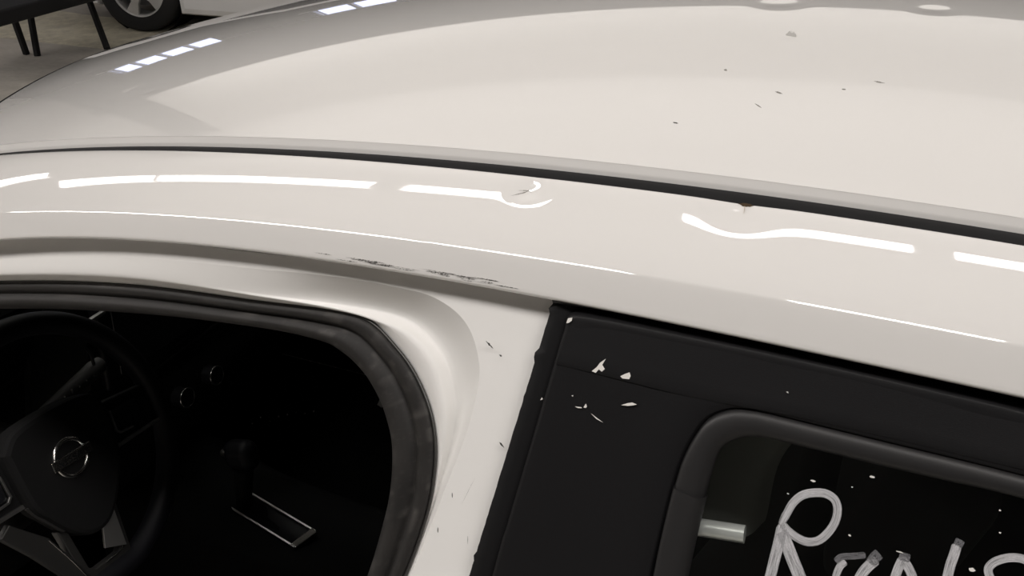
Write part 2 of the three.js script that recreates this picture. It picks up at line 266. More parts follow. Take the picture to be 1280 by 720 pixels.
// the doorway goes on forward along the windscreen pillar and down to the sill
const grow = (r, k) => { const a = r[0], e = r[r.length - 1]; const x = a[0] - 0.4; return [[x - k * 0.3, lip(x) + a[1] - lip(a[0]) - k, a[2] + off(x) - off(a[0]) + 0.004], ...r, [e[0] - 0.02 + 0.1 * k, 0.95, e[2] + 0.055], [e[0] - 0.03, 0.6, e[2] + 0.1], [e[0] - 0.06, 0.36, e[2] + 0.09]]; };
const rows = [shift(O, 0.002, 0, -0.02), O, S1, S2, S3, S4, shift(S4, -0.004, -0.004, -0.004), shift(S5, 0, 0, -0.02)].map((r, i) => grow(r, i * 0.006));
part('door_pillar', [loft([rows[0], rows[1]], 260, 1, false), loft([rows[1], rows[2]], 260, 6, false), loft(rows.slice(2), 260, 5, true)], M.jamb, car, 'white painted pillar and recess round the doorway');
{
  const mix = (t, dz) => S4.map((p, i) => [0, 1, 2].map((k) => p[k] + (S5[i][k] - p[k]) * t + [0, 0.35 * dz, dz][k]));
  const seal = [mix(0.0, -0.006), mix(0.03, 0.0035), mix(0.16, 0.0065), mix(0.30, 0.0062), mix(0.40, 0.0030), mix(0.50, 0.0062), mix(0.68, 0.0095), mix(0.86, 0.0072), mix(0.98, -0.002), mix(1.06, -0.016), mix(1.02, -0.05)].map((r) => grow(r, 0.02));
  part('door_seal', loft(seal, 260, 4), M.rubber, car, 'black rubber seal round the front doorway');
  part('seal_bead', tube(shift(S4, 0.0006, 0.0006, 0.0022), 0.0011, 240, 6), M.satinDark, car);
}
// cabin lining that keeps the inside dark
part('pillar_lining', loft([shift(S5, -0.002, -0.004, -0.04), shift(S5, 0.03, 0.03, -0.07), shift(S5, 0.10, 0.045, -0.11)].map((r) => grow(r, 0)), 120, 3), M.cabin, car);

// rear door: black film over its frame, weatherstrips, gasket and glass
const rearDoor = new THREE.Group(); rearDoor.name = 'rear_door'; car.add(rearDoor);
const doorZ = (x, y, d = 0) => 0.632 + d + 0.42 * (1.36 - y) - 0.35 * Math.max(0, 1.02 - y) ** 2 * 2 + off(x);
const G1 = [[0.0893, 1.2], [0.0895, 1.2248], [0.0902, 1.2448], [0.0914, 1.2681], [0.0939, 1.2914], [0.0998, 1.3096], [0.1064, 1.3192], [0.117, 1.3255], [0.1281, 1.3278], [0.1371, 1.3283], [0.173, 1.3284], [0.2069, 1.3284], [0.2396, 1.3284], [0.2711, 1.328], [0.40, 1.325], [0.62, 1.305], [0.78, 1.265]];
const G2 = [[0.1096, 1.2], [0.1098, 1.2278], [0.1103, 1.2463], [0.1109, 1.2647], [0.1112, 1.2805], [0.1136, 1.2982], [0.1185, 1.3063], [0.1282, 1.3117], [0.1349, 1.3132], [0.1416, 1.3138], [0.1708, 1.3142], [0.2012, 1.3145], [0.2363, 1.315], [0.2737, 1.3155], [0.40, 1.312], [0.61, 1.292], [0.76, 1.254]];
const TOP = (x) => 1.3561 + 0.048 * x - 0.1406 * x * x - (x > 0.3 ? 0.05 * (x - 0.3) ** 2 : 0);
const EDGE = (y) => -0.1555 + 0.1213 * y;
const TL = [[EDGE(1.2), 1.2], [EDGE(1.2248), 1.2248], [EDGE(1.2448), 1.2448], [EDGE(1.2681), 1.2681], [EDGE(1.295), 1.295], [EDGE(1.325), 1.325], [EDGE(1.345) + 0.0002, 1.345], [0.0105, 1.3548], [0.03, TOP(0.03)], [0.07, TOP(0.07)], [0.13, TOP(0.13)], [0.18, TOP(0.18)], [0.225, TOP(0.225)], [0.2642, TOP(0.2642)], [0.40, TOP(0.4)], [0.62, TOP(0.62)], [0.80, 1.29]];
const low = (r, x) => [[x - 0.012, 0.96], [x - 0.004, 1.08], ...r];
const on = (r, d) => r.map(([x, y]) => [x, y, doorZ(x, y, d)]);
const lerp2 = (a, b, t) => a.map((p, i) => [p[0] + (b[i][0] - p[0]) * t, p[1] + (b[i][1] - p[1]) * t]);
const tl = low(TL, -0.016), g1 = low(G1, 0.0885), g2 = low(G2, 0.109);
part('frame_film', loft([on(lerp2(tl, g1, -0.012), -0.012), on(lerp2(tl, g1, -0.010), -0.0018), on(tl, -0.0002), on(lerp2(tl, g1, 0.02), 0.0006), on(lerp2(tl, g1, 0.3), 0.0004), on(lerp2(tl, g1, 0.6), 0.0002), on(lerp2(tl, g1, 0.97), 0), on(g1, -0.003)], 220, 5), M.film, rearDoor, 'matt black film with white chips');
{ // upper strip of film overlapping the lower one along a slanting edge
  const a = [[0.0116, 1.3535], [0.04, 1.3560], [0.08, 1.3578], [0.13, 1.3582], [0.2, 1.3578], [0.30, 1.356]], b = [[0.0062, 1.3262], [0.03, 1.3268], [0.058, 1.3270], [0.095, 1.3275], [0.16, 1.3310], [0.28, 1.3315]];
  part('film_strip', loft([on(a, 0.0007), on(lerp2(a, b, 0.5), 0.0012), on(lerp2(a, b, 0.98), 0.0013), on(b, 0.0004)], 60, 3), M.film, rearDoor);
}
{ // rubber edge between pillar and door, with a torn, jagged front border
  const r = rng(41), a = [], b = [];
  for (let k = 0; k <= 140; k++) { const y = 1.366 - (k / 140) * 0.42, x = -0.1935 + 0.1392 * y, j = (r() < 0.13 ? -0.0022 * r() : 0) - 0.0003 * r(); a.push([x + j, y, 0.6265 + 0.42 * (1.36 - y) + off(x)]); b.push([EDGE(y) + 0.003, y, 0.629 + 0.42 * (1.36 - y) + off(x)]); }
  part('edge_tape', sheet(140, 5, (u, v, i) => { const p = a[i], q = b[i], t = v; return [p[0] + (q[0] - p[0]) * t, p[1], p[2] + (q[2] - p[2]) * t - 0.004 * Math.max(0, t - 0.75) * 4 + 0.0016 * Math.sin(Math.min(1, t * 2) * Math.PI)]; }), M.film, rearDoor, 'black tape with a ragged edge');
}
for (const [dy, dz, r] of [[0.0085, -0.003, 0.0042], [0.0145, -0.006, 0.005]]) {
  const pts = []; for (let k = 0; k <= 14; k++) { const x = -0.004 + k * 0.06; pts.push([x, TOP(x) + dy * (x < 0.02 ? 0.92 : 1) * (k === 0 ? 0.8 : 1), doorZ(x, TOP(x) + dy, dz)]); }
  part('weatherstrip', tube(pts, r, 120, 10), M.gasket, rearDoor);
}
part('drip_channel', sheet(80, 3, (u, v) => { const x = -0.006 + u * 0.8; return [x, lip(x) - 0.003 - v * 0.03, 0.619 + off(x) + v * 0.004]; }), M.under, rearDoor);
{
  const cut = (r, a, b) => r.slice(a, b);
  const gk = (a, b, bulge) => loft([on(a, -0.004), on(lerp2(a, b, 0.06), 0.0008 + bulge), on(lerp2(a, b, 0.35), 0.0022 + bulge), on(lerp2(a, b, 0.7), 0.0012 + bulge), on(lerp2(a, b, 0.96), -0.003), on(lerp2(a, b, 1.0), -0.008)], 160, 4);
  part('window_gasket', gk(cut(g1, 5, 19), cut(g2, 5, 19), 0), M.gasket, rearDoor, 'dark rubber gasket round the rear window');
  const a = low([[0.0893, 1.2], [0.0902, 1.2448], [0.0912, 1.2668], [0.0919, 1.2775]], 0.0885), b = low([[0.1092, 1.2], [0.1103, 1.2463], [0.1112, 1.2655], [0.1120, 1.2757]], 0.109);
  part('gasket_sleeve', loft([on(a, -0.001), on(lerp2(a, b, 0.06), 0.0024), on(lerp2(a, b, 0.4), 0.0036), on(lerp2(a, b, 0.8), 0.003), on(b, -0.003), on(b, -0.008)], 60, 4), M.gasket, rearDoor, 'wider lower sleeve of the gasket');
}
part('window_glass', sheet(30, 20, (u, v) => { const x = 0.095 + u * 0.72, y = 0.96 + v * 0.368 - Math.max(0, u - 0.3) ** 2 * 0.1 * v; return [x, y, doorZ(x, y, -0.0075)]; }), M.glass, rearDoor, 'dark tinted pane with white handwriting');
part('door_skin', sheet(20, 24, (u, v) => { const x = -0.03 + u * (0.85 - 0.12 * (1 - v)), y = 0.32 + v * 0.66; return [x, y, 0.80 + 0.05 * Math.sin(Math.min(1, v * 1.05) * Math.PI) - 0.03 * v + off(x) * 0.5]; }), M.paint, rearDoor, 'white lower door panel');
{ // handwriting in white paint on the glass: each stroke is a soft brushed ribbon
  const gz = (x, y) => doorZ(x, y, -0.0066);
  const stroke = (pts, w, name = 'brush_stroke', m = M.chalk, taper = 0.75) => {
    const c = new THREE.CatmullRomCurve3(pts.map(([x, y]) => new THREE.Vector3(x, y, 0))), n = 40;
    part(name, sheet(8, n, (u, v) => { const p = c.getPoint(v), t = c.getTangent(v), e = Math.min(1, taper + Math.min(v, 1 - v) * 6); const k = (u - 0.5) * w * e; const x = p.x - t.y * k, y = p.y + t.x * k; return [x, y, gz(x, y)]; }), m, rearDoor);
  };
  stroke([[0.1558, 1.2690], [0.1579, 1.2762], [0.1602, 1.2826], [0.1641, 1.2875], [0.1694, 1.2902], [0.1762, 1.2916], [0.1815, 1.2899], [0.1842, 1.2854], [0.1843, 1.2785], [0.1814, 1.2712], [0.1772, 1.2661], [0.1713, 1.2640], [0.1643, 1.2652], [0.1587, 1.2680], [0.1564, 1.2700]], 0.0046);
  stroke([[0.1567, 1.2690], [0.1566, 1.2585], [0.1562, 1.2495], [0.1558, 1.2405], [0.155, 1.230]], 0.0062);
  stroke([[0.1570, 1.2655], [0.1615, 1.2591], [0.1661, 1.2524], [0.1713, 1.2450], [0.177, 1.236]], 0.0072);
  stroke([[0.1940, 1.2596], [0.1918, 1.2565], [0.1907, 1.2515], [0.1907, 1.2440], [0.191, 1.236]], 0.0040);
  stroke([[0.2096, 1.2650], [0.2072, 1.2620], [0.2043, 1.2570], [0.2022, 1.2500], [0.201, 1.242]], 0.0056);
  stroke([[0.1888, 1.2580], [0.1910, 1.2610], [0.1979, 1.2636], [0.2036, 1.2657]], 0.0036, 'brush_stroke', M.chalkFaint);
  stroke([[0.2104, 1.2685], [0.2088, 1.2662], [0.2068, 1.2620]], 0.0060, 'brush_stroke', M.chalkFaint);
  stroke([[0.2200, 1.2500], [0.2208, 1.2590], [0.2217, 1.2650], [0.2228, 1.2682], [0.2262, 1.2655], [0.2298, 1.2605], [0.232, 1.254]], 0.0050);
  stroke([[0.2205, 1.2702], [0.2262, 1.2702]], 0.0044, 'brush_stroke', M.chalkFaint);
  stroke([[0.2476, 1.2835], [0.2473, 1.2787], [0.2466, 1.2726], [0.2464, 1.2640], [0.246, 1.254]], 0.0052);
  stroke([[0.2488, 1.2864], [0.2480, 1.2828]], 0.0048, 'brush_stroke', M.chalkFaint);
  stroke([[0.2850, 1.2835], [0.2805, 1.2849], [0.2752, 1.2843], [0.2702, 1.2821], [0.2664, 1.2789], [0.2650, 1.2755], [0.2667, 1.2718], [0.2711, 1.2685], [0.276, 1.264]], 0.0044);
  const dot = (x, y, a, b, s) => { const r = rng(s), pts = []; for (let k = 0; k < 9; k++) { const t = (k / 9) * 6.283, q = 0.75 + 0.5 * r(); pts.push([Math.cos(t) * a * q, Math.sin(t) * b * q]); } const g = flat(pts, 0.0003); g.rotateX(-0.4).translate(x, y, gz(x, y)); part('paint_speck', g, M.chip, rearDoor); };
dot(0.2574, 1.2731, 0.0016, 0.0012, 3); dot(0.1681, 1.2965, 0.0014, 0.0006, 4); dot(0.1984, 1.3064, 0.0014, 0.0006, 5); dot(0.1932, 1.2736, 0.0008, 0.0005, 6); dot(0.2205, 1.2721, 0.0022, 0.0003, 7); dot(0.2643, 1.3057, 0.0006, 0.0004, 8); dot(0.2667, 1.2948, 0.0006, 0.0004, 9); dot(0.1893, 1.2985, 0.0005, 0.0003, 10); dot(0.1563, 1.2863, 0.0006, 0.0003, 11);
}
{ // white chips in the film
  const chip = (x, y, pts, k = 0.00052) => { const g = flat(pts.map(([a, b]) => [a * k, b * k]), 0.0003); g.rotateX(-0.4).translate(x, y, doorZ(x, y, 0.0016)); part('film_chip', g, M.chip, rearDoor, 'white bare patch in black film'); };
  chip(0.0342, 1.3313, [[-8, -6], [-3, 0], [0, 6], [6, 12], [3, 4], [7, 0], [4, -4], [0, -2], [-3, -7]]);
  chip(0.0513, 1.3306, [[-6, -2], [-1, 2], [4, 5], [6, 1], [5, -3], [-3, -4]]);
  chip(0.0572, 1.3155, [[-10, -3], [-3, 1], [2, 3], [8, 2], [4, 0], [-2, -2]]);
  chip(0.0380, 1.3035, [[-7, 3], [2, -1], [9, -4], [1, -2]]); chip(0.0300, 1.3080, [[-2, -2], [0, 3], [2, 0], [1, -2]]); chip(0.026, 1.3063, [[-5, 0], [3, 1], [4, 0], [-1, -1]]);
  chip(0.0100, 1.3533, [[-3, -4], [-2, 2], [3, 4], [3, 0], [0, -3]]); chip(0.0012, 1.3052, [[-1.5, -2], [0, 2], [1.5, 0]]); chip(0.145, 1.343, [[-1, 0], [1, 1], [2, -1]]);
  chip(0.0205, 1.3118, [[-1, 0], [1, 1], [1, -1]]);
}
part('reflection_bar', [rod([0.076, 1.2416, 0.6555], [0.1361, 1.2491, 0.654], 0.0055), at(new THREE.SphereGeometry(0.0055, 14, 8), 0.076, 1.2416, 0.6555)], M.reflectionBar, rearDoor, 'added bright bar imitating a lamp reflection in the glass');  // added rod in place of a lamp tube reflected in the window
part('reflection_panel', loft([[[0.06, 1.19, 0.585], [0.06, 1.25, 0.58], [0.06, 1.31, 0.575]], [[0.128, 1.19, 0.585], [0.132, 1.25, 0.58], [0.175, 1.31, 0.575]], [[0.14, 1.19, 0.56], [0.146, 1.25, 0.555], [0.19, 1.31, 0.55]]], 16, 6), M.reflectionGrey, rearDoor, 'added grey panel imitating a room reflection in the glass');  // added panel whose grey imitates the room mirrored in the window

// wear on the white body: scuffs, rust and a crack in the dents
{
  const rp = (x, zt) => { const p = railProfile(x).slice(4, -5), z = zt + off(x); for (let k = 0; k < p.length - 1; k++) if (p[k + 1][1] >= z) { const t = (z - p[k][1]) / (p[k + 1][1] - p[k][1]); return [x, p[k][0] + (p[k + 1][0] - p[k][0]) * t, z]; } const e = p[p.length - 1]; return [x, e[0], e[1]]; };
  const mark = (name, pts, w, m, lift = [0, 0.00035, 0.00025], seed = 1, label) => { // an irregular thin streak laid on the surface
    const r = rng(seed), c = curve(pts), n = 24, wob = Array.from({ length: n + 1 }, () => 0.5 + r());
    part(name, sheet(n, 2, (u, v, i) => { const p = c.getPoint(u), k = (v - 0.5) * w * wob[i] * Math.sin(Math.PI * (0.04 + 0.92 * u)); return [p.x + lift[0], p.y + lift[1] + k * 0.7, p.z + lift[2] - k * 0.7]; }), m, car, label);
  };
  mark('rust_streak', [rp(0.0955, 0.5590), rp(0.0962, 0.5620), rp(0.0966, 0.5650), rp(0.0968, 0.5675)], 0.0017, M.rust, [0, 0.0004, 0.0003], 3, 'brown rust in the larger dent');
  mark('rust_streak', [rp(0.0915, 0.5588), rp(0.0960, 0.5592), rp(0.1010, 0.5590)], 0.0022, M.rustDark, [0, 0.0005, 0.0003], 4);
  mark('paint_crack', [rp(-0.046, 0.568), rp(-0.047, 0.573), rp(-0.051, 0.577), rp(-0.055, 0.581)], 0.0005, M.scuffGrey, undefined, 5);
  mark('paint_crack', [rp(-0.053, 0.574), rp(-0.047, 0.572), rp(-0.043, 0.5735)], 0.0004, M.scuffGrey, undefined, 6);
  const q = rng(77);
  for (let k = 0; k < 26; k++) { // dark rubbed streaks along the drip lip
    const x = (k % 2 ? -0.19 + 0.075 * q() : -0.10 + 0.075 * q()), L = 0.008 + 0.024 * q(), z = 0.6316 + 0.0011 * q() - (k % 5 ? 0 : 0.0015 * q());
    mark('scuff_mark', [0, 0.5, 1].map((t) => { const X = x + L * t, p = railProfile(X), e = p[p.length - 6], f = p[p.length - 9], w = 0.05 + 0.5 * ((k * 0.37) % 1); return [X, e[0] + (f[0] - e[0]) * w, e[1] + (f[1] - e[1]) * w]; }), 0.0004 + 0.0008 * q(), M.scuffSoft, [0, 0.0001, 0.0003], 100 + k);
  }
  const pil = (px, py, dx, dy, w, s) => mark('scuff_mark', [[px, py, 0.6215 + 0.42 * (1.36 - py) + off(px)], [px + dx / 2, py + dy / 2, 0.6215 + 0.42 * (1.36 - py - dy / 2) + off(px)], [px + dx, py + dy, 0.6215 + 0.42 * (1.36 - py - dy) + off(px)]], w, M.scuff, [0, 0.0003, 0.0006], s);
  pil(-0.047, 1.3235, 0.006, -0.0035, 0.0011, 201); pil(-0.036, 1.3175, 0.002, -0.0005, 0.0012, 202); pil(-0.0255, 1.2665, 0.004, -0.0025, 0.0011, 203); pil(-0.038, 1.241, -0.006, -0.018, 0.0006, 204);
  pil(-0.0525, 1.2275, 0.001, -0.003, 0.0014, 205); pil(-0.0585, 1.2035, 0.001, -0.003, 0.0018, 206); pil(-0.036, 1.205, 0.001, -0.005, 0.0008, 207);
  const roofMark = (x, z, dx, dz, w, s, m = M.scuffGrey) => mark('roof_mark', [0, 0.5, 1].map((t) => [x + dx * t, roofY(x + dx * t, z + dz * t), z + dz * t]), w, m, [0, 0.0004, 0], s);
  roofMark(0.0255, 0.467, 0.004, 0.001, 0.0011, 301, M.scuff); roofMark(0.085, 0.408, 0.006, 0.003, 0.0012, 302); roofMark(0.075, 0.43, 0.006, 0.006, 0.0009, 303); roofMark(0.130, 0.395, 0.003, 0, 0.0012, 304); roofMark(0.04, 0.375, 0.003, 0.001, 0.002, 305); roofMark(0.150, 0.376, 0.008, 0.002, 0.001, 306); roofMark(0.072, 0.2905, 0.009, 0.003, 0.008, 307, P({ color: lin(0.42, 0.41, 0.39), roughness: 0.6 }));
}

// ---------------------------------------------------------------- the car: inside
// steering wheel: its own axes are across, up and towards the driver
{
  const sw = new THREE.Group(); sw.name = 'steering_wheel'; car.add(sw);
  const t = rad(22.2), a = 0.0669, U = new THREE.Vector3(-Math.sin(t), Math.cos(t), 0), R = new THREE.Vector3(0, 0, -1), N = new THREE.Vector3(Math.cos(t), Math.sin(t), 0);
  const up = U.clone().multiplyScalar(Math.cos(a)).addScaledVector(R, Math.sin(a)), rt = R.clone().multiplyScalar(Math.cos(a)).addScaledVector(U, -Math.sin(a));
  sw.matrix.makeBasis(rt, up, N).setPosition(-0.7336, 0.8726, 0.4021); sw.matrix.decompose(sw.position, sw.quaternion, sw.scale);
  const rim = []; for (let k = 0; k < 96; k++) { const q = (k / 96) * 2 * Math.PI; rim.push(new THREE.Vector3(0.174 * Math.sin(q), Math.max(0.174 * Math.cos(q), -0.170), 0)); }
  part('rim', new THREE.TubeGeometry(new THREE.CatmullRomCurve3(rim, true), 160, 0.0150, 18, true).scale(1, 1, 1.1), M.leather, sw, 'black leather rim');
  part('column', rod([0, 0, -0.2], [0, 0, -0.02], 0.05, 0.042, 28), M.cabin, sw);
  const pad = [[-0.070, 0.040], [-0.050, 0.056], [0, 0.060], [0.050, 0.056], [0.070, 0.040], [0.066, -0.026], [0.053, -0.050], [0.034, -0.078], [0.012, -0.096], [-0.012, -0.096], [-0.034, -0.078], [-0.053, -0.050], [-0.066, -0.026]];
  const spl = (pts, n = 60) => new THREE.SplineCurve([...pts, pts[0]].map((p) => new THREE.Vector2(...p))).getPoints(n).map((p) => [p.x, p.y]);
  part('airbag_pad', at(flat(spl(pad), 0.022, 0.007), 0, 0, -0.006), M.cabin, sw, 'dark centre pad');
  for (const s of [-1, 1]) {
    part('spoke', at(flat([[s * 0.055, 0.036], [s * 0.166, 0.026], [s * 0.166, -0.02], [s * 0.06, -0.024]], 0.012, 0.003), 0, 0, -0.010), M.cabin, sw);
    part('spoke_trim', at(flat([[s * 0.064, -0.0240], [s * 0.162, -0.0230], [s * 0.162, -0.0262], [s * 0.066, -0.0285]], 0.006, 0.0006), 0, 0, 0.002), M.satin, sw, 'thin silver line');
    part('switch_pad', at(rbox(0.05, 0.03, 0.01, 0.006), s * 0.112, 0.006, 0.006), M.leather, sw);
    part('switch_trim', at(flat([[s * 0.088, 0.022], [s * 0.086, 0.022], [s * 0.084, -0.006], [s * 0.090, -0.012], [s * 0.112, -0.0135], [s * 0.112, -0.0115], [s * 0.0915, -0.010], [s * 0.0865, -0.005]], 0.003, 0.0003), 0, 0, 0.010), M.satin, sw);
    part('pad_trim', at(flat([[s * 0.0645, -0.0265], [s * 0.0675, -0.0265], [s * 0.0560, -0.0500], [s * 0.0385, -0.0760], [s * 0.0350, -0.0770], [s * 0.0530, -0.0490]].map(([x, y]) => [x * 1.02 + s * 0.006, y - 0.003]), 0.004, 0.0006), 0, 0, 0.010), M.satinDark, sw);
  }
  part('lower_spoke', at(flat([[0.036, -0.076], [0.045, -0.080], [0.0365, -0.160], [0.020, -0.170], [-0.020, -0.170], [-0.0365, -0.160], [-0.045, -0.080], [-0.036, -0.076], [-0.029, -0.143], [-0.020, -0.150], [0.020, -0.150], [0.029, -0.143]], 0.010, 0.0015), 0, 0, -0.006), M.satinDark, sw, 'dull silver forked lower spoke');
  part('spoke_facet', at(flat([[0.0335, -0.083], [0.0290, -0.143], [0.0030, -0.132], [0.0140, -0.098]], 0.004, 0.0005).rotateY(-0.25), 0, 0, 0.004), M.satin, sw, 'bright brushed facet');
  part('spoke_edge', tube([[0.0345, -0.080, 0.008], [0.0310, -0.120, 0.007], [0.0285, -0.142, 0.007], [0.0230, -0.148, 0.007], [-0.004, -0.150, 0.007]], 0.0009, 30, 6), M.chrome, sw);
  part('spoke_arm', at(flat([[-0.098, -0.038], [-0.060, -0.080], [-0.040, -0.127], [-0.028, -0.158], [-0.050, -0.158], [-0.058, -0.137], [-0.086, -0.086], [-0.112, -0.046]], 0.008, 0.0015), 0, 0, -0.004), M.satinDark, sw, 'silver left arm');
  part('arm_edge', tube([[-0.062, -0.080, 0.007], [-0.046, -0.120, 0.007], [-0.033, -0.158, 0.006]], 0.0009, 20, 6), M.chrome, sw);
  const ring = new THREE.TorusGeometry(0.0235, 0.0031, 12, 48).translate(0, 0, 0.024);
  part('emblem', [ring, at(rbox(0.062, 0.0135, 0.005, 0.0012), 0, 0, 0.026)], M.chrome, sw, 'round chrome badge with a name bar');
  const font = await new FontLoader().loadAsync('fonts/droid/droid_sans_bold.typeface.json');
  const tx = new TextGeometry('NISSAN', { font, size: 0.0078, depth: 0.0006, curveSegments: 4, bevelEnabled: false }); tx.computeBoundingBox(); const bb = tx.boundingBox;
  tx.translate(-(bb.min.x + bb.max.x) / 2, -(bb.min.y + bb.max.y) / 2, 0).scale(1.25, 1, 1).translate(0, 0, 0.0284);
  part('emblem_lettering', tx, M.blackTrim, sw);
}
// dashboard and what sits in it
const dashProfile = [[-1.36, 0.98], [-1.15, 0.985], [-1.0, 0.955], [-0.955, 0.925], [-0.945, 0.88], [-0.95, 0.74], [-0.93, 0.71], [-0.915, 0.66], [-0.93, 0.58], [-1.0, 0.50], [-1.2, 0.40]];
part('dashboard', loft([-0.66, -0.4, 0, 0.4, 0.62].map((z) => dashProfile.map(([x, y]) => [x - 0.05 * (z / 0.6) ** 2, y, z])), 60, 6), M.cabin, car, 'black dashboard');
part('dash_trim', bar([-0.938, 0.738, 0.06], [-0.938, 0.744, -0.24], 0.006, 0.005, 0.001), M.satinDark, car, 'thin line across the dashboard');
part('touchscreen_bezel', at(rbox(0.02, 0.165, 0.25, 0.008), -0.942, 0.835, -0.005), M.leather, car);
part('touchscreen', at(rbox(0.004, 0.125, 0.195, 0.002), -0.930, 0.836, -0.005), M.screen, car, 'switched-off dark grey screen');
part('vent_trim', bar([-0.925, 0.898, 0.150], [-0.925, 0.900, 0.108], 0.007, 0.006, 0.001), M.satin, car);
part('vent_trim', tube([[-0.84, 0.919, 0.233], [-0.84, 0.905, 0.226], [-0.84, 0.873, 0.223]], 0.0025, 14, 6), M.satinDark, car);
for (const z of [0, -0.081]) {
  const k = new THREE.Group(); k.name = 'climate_knob'; k.position.set(-0.905, 0.685, z); k.rotation.z = -Math.PI / 2 + 0.15; car.add(k);
  part('knob_body', at(new THREE.CylinderGeometry(0.0155, 0.0175, 0.022, 28), 0, 0.011, 0), M.leather, k);
  part('knob_ring', new THREE.TorusGeometry(0.0168, 0.0018, 8, 32).rotateX(Math.PI / 2).translate(0, 0.0215, 0), M.chrome, k, 'bright metal ring');
  part('knob_face', at(new THREE.CylinderGeometry(0.0145, 0.0145, 0.002, 28), 0, 0.0222, 0), M.leather, k);
}
part('control_trim', bar([-0.928, 0.622, 0.0], [-0.928, 0.618, -0.11], 0.005, 0.004, 0.001), M.satinDark, car);
part('instrument_hood', loft([0.56, 0.53, 0.38, 0.23, 0.20].map((z, i) => [[-1.1, 0.98], [-0.98, 1.0 + (i % 4 ? 0.045 : 0)], [-0.90, 0.99 + (i % 4 ? 0.045 : 0)], [-0.905, 0.975 + (i % 4 ? 0.03 : 0)]].map(([x, y]) => [x, y, z])), 20, 4), M.cabin, car);
part('instrument_panel', at(rbox(0.02, 0.13, 0.30, 0.01), 0, 0, 0).rotateZ(-0.35).translate(-0.925, 0.925, 0.385), M.cabinGrey, car, 'dim instrument face');
part('column_shroud', flat([[0.25, 0.945], [0.155, 0.885], [0.165, 0.79], [0.285, 0.77]], 0.006, 0.003).rotateY(-Math.PI / 2).translate(-0.925, 0, 0), M.cabinGrey, car, 'dim grey panel behind the wheel');
for (const z of [0.46, 0.31]) part('gauge', new THREE.CylinderGeometry(0.052, 0.052, 0.006, 32).rotateZ(-Math.PI / 2 - 0.35).translate(-0.912, 0.928, z), M.leather, car);
{
  const s = new THREE.Group(); s.name = 'wiper_stalk'; car.add(s);
  part('lever', rod([-0.84, 0.862, 0.335], [-0.845, 0.876, 0.222], 0.0085, 0.0135, 20), M.cabinGrey, s, 'dark grey control lever');
  part('lever_tip', rod([-0.845, 0.876, 0.222], [-0.846, 0.878, 0.206], 0.0135, 0.0115, 20), M.cabinGrey, s);
  const r = rng(9); for (let k = 0; k < 6; k++) part('lever_marking', at(new THREE.BoxGeometry(0.0008, 0.0022 + 0.004 * (k === 3), 0.002), -0.832, 0.876 - 0.001 * k + 0.002 * r(), 0.235 + k * 0.014), M.satin, s);
  part('column_cowl', at(rbox(0.16, 0.11, 0.13, 0.03), -0.87, 0.80, 0.40), M.cabin, s);
}
// centre console with gear lever
part('console', loft([-0.12, -0.11, 0, 0.11, 0.12].map((z, i) => [[-0.98, 0.55], [-0.86, 0.53], [-0.76, 0.50], [-0.55, 0.487], [-0.3, 0.50], [-0.1, 0.56], [0.15, 0.56]].map(([x, y]) => [x, i % 4 ? y : y - 0.3, z + 0.02])), 30, 4), M.cabin, car, 'black centre console');
{
  const g = new THREE.Group(); g.name = 'gear_selector'; car.add(g);
  const A = [-0.80, 0.506, 0.008], B = [-0.63, 0.500, 0.046];
  const along = (t, s, dy = 0) => { const dx = B[0] - A[0], dz = B[2] - A[2], L = Math.hypot(dx, dz); return [A[0] + dx * t - (dz / L) * s, A[1] + (B[1] - A[1]) * t + dy, A[2] + dz * t + (dx / L) * s]; };
  part('gate_frame', [bar(along(0, 0.024), along(1, 0.024), 0.003, 0.004, 0.0008), bar(along(0, -0.024), along(1, -0.024), 0.005, 0.004, 0.0008), bar(along(0, 0.024), along(0, -0.024), 0.005, 0.004, 0.0008)], M.satin, g, 'slim silver frame round the gear gate');
  part('gate_end', [bar(along(0.985, 0.025), along(0.985, -0.025), 0.013, 0.006, 0.002)], M.chrome, g, 'bright end cap of the gate');
  part('gate_slot', loft([[0.02, 0.022], [0.5, 0.022], [0.95, 0.022]].map(([t]) => [along(t, 0.022, -0.004), along(t, 0, -0.008), along(t, -0.022, -0.004)]), 6, 3), M.leather, g);
  part('lever_shaft', rod([-0.775, 0.50, 0.018], [-0.768, 0.585, 0.014], 0.013, 0.017, 20), M.cabin, g);
  part('lever_knob', rbox(0.062, 0.056, 0.042, 0.02, 5).rotateZ(0.25).translate(-0.775, 0.605, 0.008), M.leather, g, 'black gear knob');
  part('lever_button', at(rbox(0.012, 0.012, 0.012, 0.004), -0.80, 0.612, 0.022), M.satinDark, g);
}
// seats
function seat(z) {
  const s = new THREE.Group(); s.name = 'front_seat'; car.add(s);
  part('cushion', at(rbox(0.50, 0.16, 0.46, 0.06, 5), -0.30, 0.46, z), M.seatCloth, s);
  part('backrest', rbox(0.13, 0.62, 0.46, 0.06, 5).rotateZ(-0.42).translate(0.10, 0.79, z), M.seatCloth, s);
  part('headrest', rbox(0.09, 0.17, 0.25, 0.04, 5).rotateZ(-0.3).translate(0.24, 1.13, z), M.seatCloth, s);
  part('buckle', bar([-0.10, 0.50, z - 0.25 * Math.sign(z)], [-0.13, 0.60, z - 0.25 * Math.sign(z)], 0.02, 0.012, 0.004), M.cabinGrey, s);
}
seat(0.36); seat(-0.36);
part('rear_bench', [at(rbox(0.5, 0.2, 1.2, 0.06, 4), 0.62, 0.45, 0), rbox(0.14, 0.62, 1.2, 0.06, 4).rotateZ(-0.4).translate(0.98, 0.8, 0)], M.seatCloth, car);
